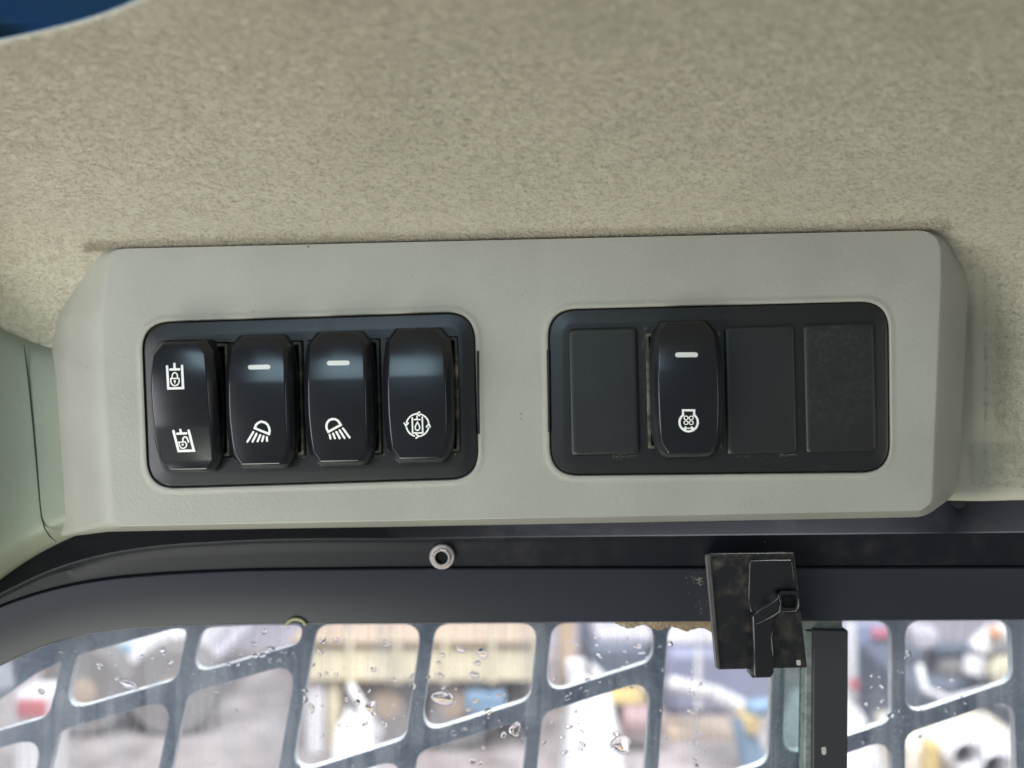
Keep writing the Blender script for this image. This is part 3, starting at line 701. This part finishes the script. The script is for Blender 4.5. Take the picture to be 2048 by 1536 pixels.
def rocker_mesh():
    V, F = [], []
    for z, fw, bw, h in rowsZ:
        zz = z * H2
        zb = zz * 1.0 if abs(z) < .9 else zz * 1.025
        top = -h * .001
        fw *= 0.935; sd = -max(0.0022, h * .001 - 0.0030)
        V += [(-bw*W2, 0.002, zb), (-bw*W2, sd, zb), (-fw*W2, top, zz), (0, top - 0.00012, zz), (fw*W2, top, zz), (bw*W2, sd, zb), (bw*W2, 0.002, zb)]
    m_ = 7
    for j in range(len(rowsZ) - 1):
        for i in range(m_ - 1): F.append([j*m_+i, j*m_+i+1, (j+1)*m_+i+1, (j+1)*m_+i])
    n = (len(rowsZ) - 1) * m_
    F.append([0, 1, 5, 6]); F.append([1, 2, 3, 4, 5]); F.append([n, n+6, n+5, n+1]); F.append([n+1, n+5, n+4, n+3, n+2])
    F.append([j*m_ for j in range(len(rowsZ))] + [j*m_+6 for j in reversed(range(len(rowsZ)))])
    return V, F
def body_meshes():
    w, h = 0.0123, 0.0194
    def rr(w, h, y): return [(x, y, z) for x, z in rounded([(-w, -h), (w, -h), (w, h), (-w, h)], 0.0006, 3)]
    loops_ = [rr(w, h, 0.0058), rr(w, h, -0.0009), rr(w - .0002, h - .0002, -0.0012), rr(w - .0009, h - .0009, -0.0012), rr(w - .0011, h - .0011, -0.0009), rr(w - .0012, h - .0012, 0.0045)]
    return loops_mesh(loops_, [], cap_back=True)
def hit(px, py, Minv):
    o = Minv @ CAM; d = Minv.to_3x3() @ Vector(((px - 1024) * S, D, (768 - py) * S))
    y = -0.0095
    for _ in range(10):
        t = (y - o.y) / d.y; p = o + d * t; y = -face_h(max(-H2, min(H2, p.z))) - 0.00012 * (1 - min(1, abs(p.x) / (0.795 * W2)))
    return Vector((p.x, y, p.z))
def stroke_poly(pts, w, closed=False):
    """flat strip with mitred joins and round ends, in pixels -> verts2d, faces"""
    P2 = []; q_ = [Vector(p) for p in pts]
    for i in range(len(q_) if closed else len(q_) - 1):
        a, b_ = q_[i], q_[(i + 1) % len(q_)]; kk = max(1, int((b_ - a).length / 3.5))
        P2 += [a + (b_ - a) * (j / kk) for j in range(kk)]
    if not closed: P2.append(q_[-1])
    m_ = len(P2); V, F = [], []
    nr = []
    for i in range(m_):
        a = P2[i-1] if (i or closed) else None; b_ = P2[(i+1) % m_] if (i < m_-1 or closed) else None
        ds = []
        if a is not None: ds.append((P2[i] - a).normalized())
        if b_ is not None: ds.append((b_ - P2[i]).normalized())
        ns = [Vector((-d.y, d.x)) for d in ds]
        if len(ns) == 2:
            mm = ns[0] + ns[1]
            if mm.length < 1e-4: mm = ns[0].copy()
            mm.normalize(); k = 1 / max(0.45, mm.dot(ns[0])); nr.append(mm * k)
        else: nr.append(ns[0])
    for i in range(m_): V += [P2[i] + nr[i] * w/2, P2[i] - nr[i] * w/2]
    for i in range(m_ if closed else m_ - 1):
        j = (i + 1) % m_; F.append([2*i, 2*i+1, 2*j+1, 2*j])
    if not closed:
        for e, other in ((0, 1), (m_-1, m_-2)):
            d = (P2[e] - P2[other]).normalized(); a0 = math.atan2(d.y, d.x); idx = []
            nn = Vector((-d.y, d.x)); s0 = 2*e if (V[2*e] - P2[e]).dot(nn) > 0 else 2*e+1; s1 = 2*e + 1 if s0 == 2*e else 2*e
            for q in np.linspace(math.pi/2, -math.pi/2, 7)[1:-1]:
                idx.append(len(V)); V.append(P2[e] + Vector((math.cos(a0+q), math.sin(a0+q))) * w/2)
            F.append([s0] + idx + [s1])
    return V, F
def disc_poly(c, r, n=14):
    return [Vector((c[0] + r*math.cos(2*math.pi*k/n), c[1] + r*math.sin(2*math.pi*k/n))) for k in range(n)], [list(range(n))]
def arc(c, r, a0, a1, n=10): return [(c[0] + r*math.cos(math.radians(a)), c[1] + r*math.sin(math.radians(a))) for a in np.linspace(a0, a1, n)]
def print_on(name, strokes, part, Minv, mat, lift=0.00010):
    V, F = [], []
    for k, (v2, f2) in enumerate(strokes):
        o_ = len(V)
        for p in v2:
            q = hit(p.x, p.y, Minv); V.append((q.x, q.y - lift - 0.00001 * k, q.z))
        F += [[i + o_ for i in f] for f in f2]
    # give the print a thickness: back copy
    n = len(V); Vb = [(x, y + 0.0004, z) for x, y, z in V]
    edges = {}
    for f in F:
        for a, b_ in zip(f, f[1:] + f[:1]):
            if (b_, a) in edges: edges.pop((b_, a))
            else: edges[(a, b_)] = 1
    F2 = F + [[a, b_, b_ + n, a + n] for a, b_ in edges]
    return obj(name, V + Vb, F2, mat, parent=part, local=True)
SP = stroke_poly
def pill(p, q, w): return [SP([p, q], w)]
I_lock = [SP([(334.3, 732.5), (336.8, 777), (366.3, 776), (364.2, 731.5)], 4.8), SP([(349, 727.5), (349.2, 736.2)], 4.6), SP([(341, 739), (358.5, 738.5)], 4.8),
          SP([(344.6, 756), (344.8, 750), (346.5, 746.6), (349.7, 745.2), (353, 746.5), (355, 750), (355.2, 756)], 2.6),
          SP([(341.8, 757), (358.2, 756.6), (358.6, 764), (356, 769), (350.5, 771.6), (345, 769.6), (342.2, 765)], 2.6, True), disc_poly((350, 762), 2.2), SP([(350, 763), (350.1, 766)], 2.0)]
I_unlock = [SP([(347, 862), (357.4, 902), (388, 901), (377.5, 861)], 4.8), SP([(360.7, 859.4), (362.2, 865.6)], 4.4), SP([(354.5, 867.4), (372.8, 866.5)], 4.6),
            SP([(357.8, 884.4), (370.6, 883.6), (373.4, 888), (372.8, 893), (368.4, 896.6), (363, 896), (359.6, 891.5)], 2.5, True), disc_poly((365.6, 889.2), 2.2),
            SP([(366.2, 882), (366, 877), (368.5, 873.8), (372, 873.6), (374.6, 876.4), (377.3, 884)], 3.0)]
I_lampL = [SP([(509.8, 856.4), (512, 850), (516.8, 845.4), (523, 843.2), (530, 845), (535.6, 849.6), (538.6, 856), (539.4, 862), (538.2, 868)], 4.6, True)] + \
          [SP([a, b_], 4.2) for a, b_ in [((506.8, 864), (495, 883.4)), ((513.3, 867.4), (505.4, 883.2)), ((520.6, 870.2), (515.4, 882.6)), ((527.2, 872.4), (524.6, 882)), ((533.8, 874.2), (534.4, 881.6))]]
I_lampR = [SP([(656.6, 863.6), (653.4, 857), (652.8, 851), (654.4, 845), (658.6, 840.4), (664.8, 838), (671.4, 838.6), (677, 842.4), (681.8, 849.8)], 4.6, True)] + \
          [SP([a, b_], 4.2) for a, b_ in [((686, 856.6), (699.4, 875.2)), ((679.2, 860.4), (689.3, 876)), ((672.8, 863.8), (679.5, 876.4)), ((666.4, 867), (670, 876.6)), ((659.4, 869.4), (661.2, 877))]]
cc = (835.2, 850.2); R4 = 22.6
I_cycle = [SP(arc(cc, R4, 262, 192), 3.1), SP(arc(cc, R4, 168, 106), 3.1), SP(arc(cc, R4, 76, 14), 3.1), SP(arc(cc, R4, -12, -76), 3.1),
           SP([(808.6, 846.2), (811.8, 851.6), (816.6, 846.2)], 3.0), SP([(832, 868), (838, 872.4), (832.2, 876)], 3.0), SP([(853, 853.6), (857.6, 848), (860.6, 853.6)], 3.0), SP([(839.4, 824), (833.4, 827.6), (839, 831.4)], 3.0),
           SP([(824.5, 835.2), (825.4, 865.8), (845.6, 865.8), (844.6, 834.2)], 3.0), SP([(834, 832), (834.2, 837.2)], 2.6), SP([(828.4, 839), (840.2, 839)], 2.8),
           SP([(835, 844.4), (837.6, 849), (839.6, 854), (838.6, 858.8), (835, 861), (831.4, 858.8), (830.4, 854), (832.4, 849)], 2.6, True)]
ce5 = (1377.2, 844.4)
fan = []
for k, (dx, dy) in enumerate([(-1, -1), (1, -1), (1, 1), (-1, 1)]):
    fc = (1377.2 + dx * 5.2, 840.6 + dy * 4.8); fan.append(SP([(fc[0] + 4.2*math.cos(a), fc[1] + 3.8*math.sin(a)) for a in np.linspace(0, 2*math.pi, 11)[:-1]], 1.9, True))
I_engine = [SP([(1366.2, 830.4), (1366, 820.6), (1388.4, 820.6), (1388.2, 830.4)] + arc(ce5, 18.4, -50, 230, 22), 4.2, True)] + fan + \
           [SP([(1369, 856.4), (1385.6, 856.4)], 2.3), SP([(1371.6, 853.6), (1368, 856.4), (1371.6, 859.2)], 2.2), SP([(1383, 853.6), (1386.6, 856.4), (1383, 859.2)], 2.2)]
RK = [(0, 7.5, 'black rocker switch with two padlock symbols, leftmost and tilted', [('lock_symbol', I_lock, M_white), ('unlock_symbol', I_unlock, M_white)]),
      (1, 0.0, 'black rocker switch with work lamp symbol beaming to the lower left', [('indicator_bar', pill((500.5, 734.6), (536.4, 733.8), 9.2), M_lens), ('lamp_symbol', I_lampL, M_white)]),
      (2, 0.0, 'black rocker switch with work lamp symbol beaming to the lower right', [('indicator_bar', pill((658.2, 726.3), (694.8, 725.7), 9.4), M_lens), ('lamp_symbol', I_lampR, M_white)]),
      (3, -1.0, 'black rocker switch with droplet in a ring of arrows, scuffed corner', [('arrow_ring_symbol', I_cycle, M_white)]),
      (5, -1.5, 'lone black rocker switch with fan symbol among the blank covers', [('indicator_bar', pill((1355, 709.7), (1391, 709.5), 9.8), M_lens), ('fan_symbol', I_engine, M_white)])]
rock_me = body_me = None
for si, tilt, label, prints in RK:
    s = SLOTS[si]; shift = {0: (-4, 10), 1: (-3, 5), 2: (-3, 3), 3: (-3, 1), 5: (1, -1)}[si]
    ce = uv(s[0], s[1], PLY)
    rt = empty('rocker_switch', PANEL @ Matrix.Translation(ce), label, 'switch', 'rocker switches on the overhead panel'); upd()
    bo = obj('switch_body', *body_meshes(), M_body, parent=rt, local=True, smooth=True, angle=40)
    rv, rf = rocker_mesh()
    T = Matrix.Translation(uv(s[0] + shift[0], s[1] + shift[1], PLY) - ce + Vector((0, -0.0002, 0))) @ Matrix.Rotation(math.radians(tilt), 4, 'X')
    ro = obj('rocker', rv, rf, M_rocker, parent=rt, local=True, bevel=0.0009, seg=4)
    ro.matrix_local = T; upd()
    Minv = ro.matrix_world.inverted()
    for nm, st, mt in prints: print_on(nm, st, ro, Minv, mt)

# ------------------------------------------------------------------ the yard outside (far out of focus)
GZ = -2.75
def wbox(px0, px1, py0, py1, Y, depth):
    a = at(px0, py0, Y); b_ = at(px1, py1, Y); return box(a.x, b_.x, Y, Y + depth, b_.z, a.z)
def gbox(px0, px1, py0, Y, depth):     # box from its top edge down to the ground
    a = at(px0, py0, Y); b_ = at(px1, py0, Y); return box(a.x, b_.x, Y, Y + depth, GZ, a.z)
m, nt, b = new_mat('yard_ground')
n1 = noise(nt, 1.6, 6, 0.65); r = ramp(nt, n1.outputs[0], 0.35, (0.16, 0.125, 0.12, 1), 0.62, (0.50, 0.44, 0.43, 1)); nt.links.new(r.outputs[0], b.inputs['Base Color']); b.inputs['Roughness'].default_value = 0.9
ground = obj('ground', [(-60, 1.5, GZ), (60, 1.5, GZ), (60, 120, GZ), (-60, 120, GZ)], [(0, 1, 2, 3)], m, base=(0, 6, GZ))
tag(ground, 'brown muddy yard ground seen through the window', 'ground', kind='structure')
paint = lambda n_, c_, r_=0.5: simple(n_, c_, r_, var=0.12, scale=2.5)
Y_cream = paint('cream_paint', (0.72, 0.64, 0.46)); Y_white = paint('white_paint', (0.78, 0.76, 0.78)); Y_lav = paint('pale_grey_paint', (0.55, 0.52, 0.58))
Y_red = paint('red_paint', (0.62, 0.14, 0.16)); Y_blue = paint('blue_paint', (0.20, 0.32, 0.46)); Y_dark = paint('dark_machine_paint', (0.11, 0.13, 0.18)); Y_yel = paint('yellow_paint', (0.72, 0.52, 0.20))
Y_tyre = paint('muddy_tyre_rubber', (0.24, 0.215, 0.21), 0.9); Y_glass = paint('vehicle_glass', (0.30, 0.48, 0.62), 0.15); Y_grey = paint('grey_machine_paint', (0.22, 0.21, 0.21)); Y_tan = paint('tan_steel', (0.50, 0.38, 0.28))
def wheel(name, cx, cy, Y, r, parent, w=0.25):
    c_ = Vector((cx, Y, cy))
    o = obj(name, *lathe([(r*.55, 0), (r*.9, 0), (r, .05), (r, w-.05), (r*.9, w), (r*.55, w)], 24, 'Y', c_), Y_tyre, parent=parent); upd()
    obj('rim', *lathe([(r*.12, -.01), (r*.3, .0), (r*.55, .03), (r*.55, w*.5)], 20, 'Y', Vector((0, 0, 0))), Y_white, parent=o, local=True) if False else obj('rim', *lathe([(r*.12, -.01), (r*.3, .0), (r*.55, .03), (r*.55, w*.5)], 20, 'Y', c_), Y_tan, parent=o)
    return o

# long cream wheel loader / flat truck behind the middle of the window
Y0 = 6.2
t = empty('cream_truck', Vector((at(840, 1400, Y0).x, Y0, GZ)), 'blurred cream yellow flatbed truck behind the middle of the window', 'truck'); upd()
obj('side_board', *wbox(585, 1078, 1288, 1366, Y0, 1.6), Y_cream, parent=t, bevel=0.03)
obj('top_rail', *wbox(580, 1084, 1279, 1290, Y0 - .04, 1.7), Y_tan, parent=t, bevel=0.01)
obj('chassis', *wbox(640, 1075, 1384, 1402, Y0 + .2, 1.1), Y_grey, parent=t, bevel=0.02)
for px0, px1, mt in [(612, 648, Y_white), (654, 680, Y_cream), (1060, 1082, Y_tan)]: obj('leg', *gbox(px0, px1, 1366, Y0 + .05, .2), mt, parent=t, bevel=0.01)
zc = GZ + 0.36
wheel('wheel', at(905, 1400, Y0).x, zc, Y0 + .1, 0.36, t); wheel('wheel', at(770, 1400, Y0).x, zc, Y0 + .1, 0.36, t)

for k, px in enumerate([604, 700, 795, 890, 985, 1070]): obj('stake', *wbox(px - 5, px + 5, 1268, 1368, Y0 - .05, .06), Y_cream, parent=t)
obj('load', *wbox(660, 860, 1240, 1280, Y0 + .4, .8), paint('mauve_load_cover', (0.34, 0.27, 0.34)), parent=t, bevel=0.05)
obj('toolbox', *wbox(930, 1010, 1388, 1430, Y0 - .02, .4), Y_blue, parent=t, bevel=0.02)
obj('ladder_rail', *tube([at(700, 1372, Y0 - .1), at(760, 1470, Y0 - .35)], .03, 8), Y_white, parent=t)
# pale pickup on the left
Y1 = 6.6
t = empty('pickup_truck', Vector((at(250, 1450, Y1).x, Y1, GZ)), 'blurred pale lavender pickup truck at the left of the window', 'truck'); upd()
a = at(100, 1345, Y1); b_ = at(400, 1420, Y1)
obj('body', *box(a.x, b_.x, Y1, Y1 + 1.7, GZ + .45, a.z), Y_lav, parent=t, bevel=0.08)
ca = at(160, 1262, Y1); cb = at(372, 1345, Y1)
pf = [Vector((ca.x, Y1 + .1, cb.z)), Vector((ca.x + .22, Y1 + .2, ca.z)), Vector((cb.x - .15, Y1 + .2, ca.z)), Vector((cb.x, Y1 + .1, cb.z))]
obj('cab', *prism(pf, [p + Vector((0, 1.4, 0)) for p in pf]), Y_white, parent=t, bevel=0.05)
obj('side_window', *wbox(232, 262, 1290, 1312, Y1 + .13, .05), Y_glass, parent=t)
wheel('wheel', at(170, 1450, Y1).x, GZ + .36, Y1 - .05, .36, t); wheel('wheel', at(345, 1450, Y1).x, GZ + .36, Y1 - .05, .36, t)

obj('door_line', *wbox(282, 288, 1348, 1415, Y1 - .02, .03), Y_grey, parent=t)
obj('bumper', *wbox(92, 128, 1402, 1424, Y1 - .05, .4), Y_dark, parent=t, bevel=0.02)
obj('tail_lamp', *wbox(300, 322, 1322, 1336, Y1 + .08, .06), Y_red, parent=t)
obj('stripe', *wbox(100, 400, 1366, 1374, Y1 - .02, .03), Y_blue, parent=t)
# red and white fuel can box
Y2 = 5.2
t = empty('red_box', Vector((at(60, 1440, Y2).x, Y2, GZ)), 'blurred red box with white edges at the lower left corner', 'box'); upd()
a = at(26, 1388, Y2); b_ = at(98, 1450, Y2)
obj('box_body', *box(a.x, b_.x, Y2, Y2 + .25, GZ, a.z), Y_white, parent=t, bevel=0.02)
obj('red_panel', *wbox(32, 92, 1402, 1436, Y2 - .02, .03), Y_red, parent=t, bevel=0.01)

# white sheet stack
def heap(name, label, cat, px0, px1, py, Y, mt, dpt=.8, seed=1):
    a = at(px0, py, Y); b_ = at(px1, py, Y); r_ = random.Random(seed); V, F = [], []
    nxx, nyy = 14, 8
    for j in range(nyy + 1):
        for i in range(nxx + 1):
            u, v = i / nxx, j / nyy; edge = min(u, 1-u, v, 1-v) * 4
            V.append((a.x + (b_.x - a.x) * u, Y + dpt * v, GZ + (a.z - GZ) * min(1, edge) ** .6 * (0.86 + .14 * r_.random())))
    for j in range(nyy):
        for i in range(nxx): F.append([j*(nxx+1)+i, j*(nxx+1)+i+1, (j+1)*(nxx+1)+i+1, (j+1)*(nxx+1)+i])
    o = obj(name, V, F, mt, base=Vector(((a.x + b_.x)/2, Y, GZ)), smooth=True, angle=80); return tag(o, label, cat)
heap('white_bag', 'blurred white sack lying below the cream truck', 'sack', 640, 760, 1450, 5.0, Y_white, .5, 2)
heap('white_tarpaulin', 'blurred white tarpaulin heap right of the cream truck', 'tarpaulin', 1120, 1260, 1395, 5.5, Y_white, .8, 3)
heap('white_drum_cover', 'blurred white rounded cover right of the black channel bar', 'cover', 1600, 1800, 1425, 5.2, Y_white, .8, 4)
heap('pale_sand_heap', 'blurred pale heap at the lower right below the guard bar', 'heap', 1640, 1800, 1495, 4.7, Y_white, .5, 5)

# dark machine behind right of centre with orange cream post
Y3 = 7.2
t = empty('dark_machine', Vector((at(1230, 1350, Y3).x, Y3, GZ)), 'blurred dark bluish machine with an orange post left of the latch', 'machine'); upd()
obj('body', *gbox(1178, 1300, 1290, Y3, 1.2), Y_dark, parent=t, bevel=0.06)
obj('post', *gbox(1118, 1150, 1225, Y3 - .1, .2), Y_tan, parent=t, bevel=0.02)
obj('white_panel', *wbox(1132, 1172, 1322, 1368, Y3 - .25, .1), Y_white, parent=t, bevel=0.02)
obj('bonnet', *wbox(1190, 1310, 1262, 1296, Y3 + .1, .9), Y_lav, parent=t, bevel=0.05)
obj('red_tank', *lathe([(.02, 0), (.11, .03), (.11, .3), (.02, .33)], 16, 'X', at(1240, 1440, Y3 - .9)), paint('faded_red', (0.44, 0.28, 0.28)), parent=t)
obj('hose', *tube([at(1180, 1330, Y3 - .1), at(1215, 1362, Y3 - .15), at(1260, 1350, Y3 - .15), at(1298, 1380, Y3 - .1)], .03, 8), Y_white, parent=t)
obj('step', *wbox(1196, 1290, 1396, 1410, Y3 - .4, .3), Y_yel, parent=t, bevel=0.01)
# grey machine with white boom behind the latch
Y4 = 7.0
t = empty('grey_trailer', Vector((at(1440, 1350, Y4).x, Y4, GZ)), 'blurred bluish grey trailer with a white drawbar behind the latch', 'trailer'); upd()
obj('body', *gbox(1330, 1560, 1300, Y4, 1.3), paint('bluish_grey_paint', (0.24, 0.25, 0.36)), parent=t, bevel=0.08)
obj('top_board', *wbox(1325, 1565, 1225, 1292, Y4 + .1, 1.0), Y_white, parent=t, bevel=0.03)
obj('drawbar', *tube([at(1345, 1368, 6.6), at(1430, 1388, 6.2), at(1500, 1424, 5.6)], 0.06, 12), Y_white, parent=t)
obj('tie_strap', *wbox(1392, 1402, 1300, 1420, Y4 - .03, .05), Y_white, parent=t)
obj('tail_board', *wbox(1335, 1470, 1462, 1490, Y4 - .5, .3), Y_tan, parent=t, bevel=0.02)
# blue arm
Y5 = 4.8
t = empty('blue_loader_arm', Vector((at(1500, 1600, Y5).x, Y5, GZ)), 'blurred curved blue loader arm below the latch', 'loader arm'); upd()
obj('arm', *tube([at(1545, 1412, Y5), at(1500, 1418, Y5), at(1484, 1445, Y5), at(1496, 1490, Y5), at(1512, 1540, Y5), Vector((at(1512, 1540, Y5).x, Y5, GZ))], [.05, .055, .06, .07, .08, .1], 14), Y_blue, parent=t, smooth=True)
obj('pivot', *lathe([(.045, -.09), (.045, .09)], 20, 'Y', at(1497, 1440, Y5)), Y_yel, parent=t)

# machines at right: engine with barrel, white arch, yellow parts and hoses
Y6 = 6.0
t = empty('engine_unit', Vector((at(1900, 1400, Y6).x, Y6, GZ)), 'blurred dark engine unit with grey barrel and white arch at the right', 'engine'); upd()
obj('base', *gbox(1822, 2080, 1362, Y6, 1.0), Y_dark, parent=t, bevel=0.05)
obj('barrel', *lathe([(.12, 0), (.15, .02), (.15, .55), (.12, .57)], 24, 'X', at(1862, 1330, Y6 + .2) + Vector((0, 0, 0))), Y_grey, parent=t)
obj('upper_pipe', *tube([at(1866, 1300, Y6 + .1), at(1960, 1298, Y6 + .1)], .05, 12), Y_dark, parent=t)
obj('arch', *tube([at(1948 + 56 + 56*math.cos(an), 1345 - 78*math.sin(an), Y6 - .1) for an in np.linspace(math.pi, 0, 16)], .075, 12), Y_white, parent=t, smooth=True)
obj('pad', *wbox(1962, 2060, 1300, 1400, Y6 + .05, .3), Y_grey, parent=t, bevel=0.05)
obj('lamp', *lathe([(.02, -.1), (.1, -.08), (.12, 0), (.1, .1)], 20, 'Y', at(2012, 1345, Y6 - .15)), Y_cream, parent=t)
obj('hose', *tube([at(1838, 1330, Y6 - .1), at(1850, 1380, Y6 - .2), at(1900, 1400, Y6 - .25), at(1960, 1385, Y6 - .2), at(2030, 1410, Y6 - .2)], .028, 8), Y_white, parent=t)
obj('warning_lamp', *lathe([(.01, -.06), (.04, -.04), (.04, .02)], 12, 'Y', at(1988, 1264, Y6 - .2)), paint('orange_lamp', (0.75, 0.38, 0.2)), parent=t)
obj('side_box', *wbox(1832, 1880, 1262, 1300, Y6 + .1, .3), Y_lav, parent=t, bevel=0.02)
Y7 = 4.9
t = empty('yellow_attachment', Vector((at(1930, 1560, Y7).x, Y7, GZ)), 'blurred cream and yellow attachment with round pipe ends at the lower right corner', 'attachment'); upd()
a = at(1825, 1490, Y7)
obj('frame', *gbox(1825, 2080, 1492, Y7 + .12, .6), paint('pale_cream_paint', (0.74, 0.68, 0.56)), parent=t, bevel=0.04)
obj('yellow_bracket', *gbox(1856, 1878, 1488, Y7, .1), Y_yel, parent=t, bevel=0.01)
obj('beam', *tube([at(1830, 1462, Y7 + .5), at(2070, 1476, Y7 + .5)], .05, 12), Y_grey, parent=t)
for px, py, r in [(1930, 1510, .12), (1990, 1535, .13)]:
    pe = obj('pipe_end', *lathe([(r*.55, .2), (r*.55, 0), (r*.75, -.04), (r, 0), (r, .2)], 28, 'Y', at(px, py, Y7), cap=False), Y_white, parent=t, smooth=True, angle=50)
    upd(); obj('bore', *lathe([(.005, .1), (r*.54, .1)], 20, 'Y', at(px, py, Y7)), Y_dark, parent=pe)
# blue and pink striped board and long pale wall behind everything
Y8 = 7.4
t = empty('striped_banner', Vector((at(1745, 1400, Y8).x, Y8, GZ)), 'blurred blue and pink banner board between the black channel bar and guard bar', 'banner'); upd()
obj('board', *gbox(1690, 1790, 1252, Y8, .1), paint('pale_blue_board', (0.30, 0.36, 0.52)), parent=t)
obj('white_edge', *wbox(1690, 1714, 1250, 1400, Y8 - .05, .06), Y_white, parent=t)
obj('pink_patch', *wbox(1745, 1785, 1258, 1276, Y8 - .05, .06), paint('pink_paint', (0.70, 0.26, 0.34)), parent=t)
obj('red_lamp', *lathe([(.01, -.1), (.05, -.06), (.05, .02)], 16, 'Y', at(1711, 1368, Y8 - .3)), Y_red, parent=t)
wall = obj('yard_wall', *box(-9, 9, 8.9, 9.2, GZ, 0.2), paint('wall_render', (0.52, 0.49, 0.56)), base=(0, 8.9, GZ))
tag(wall, 'blurred pale mauve yard wall far behind the machines', 'wall')
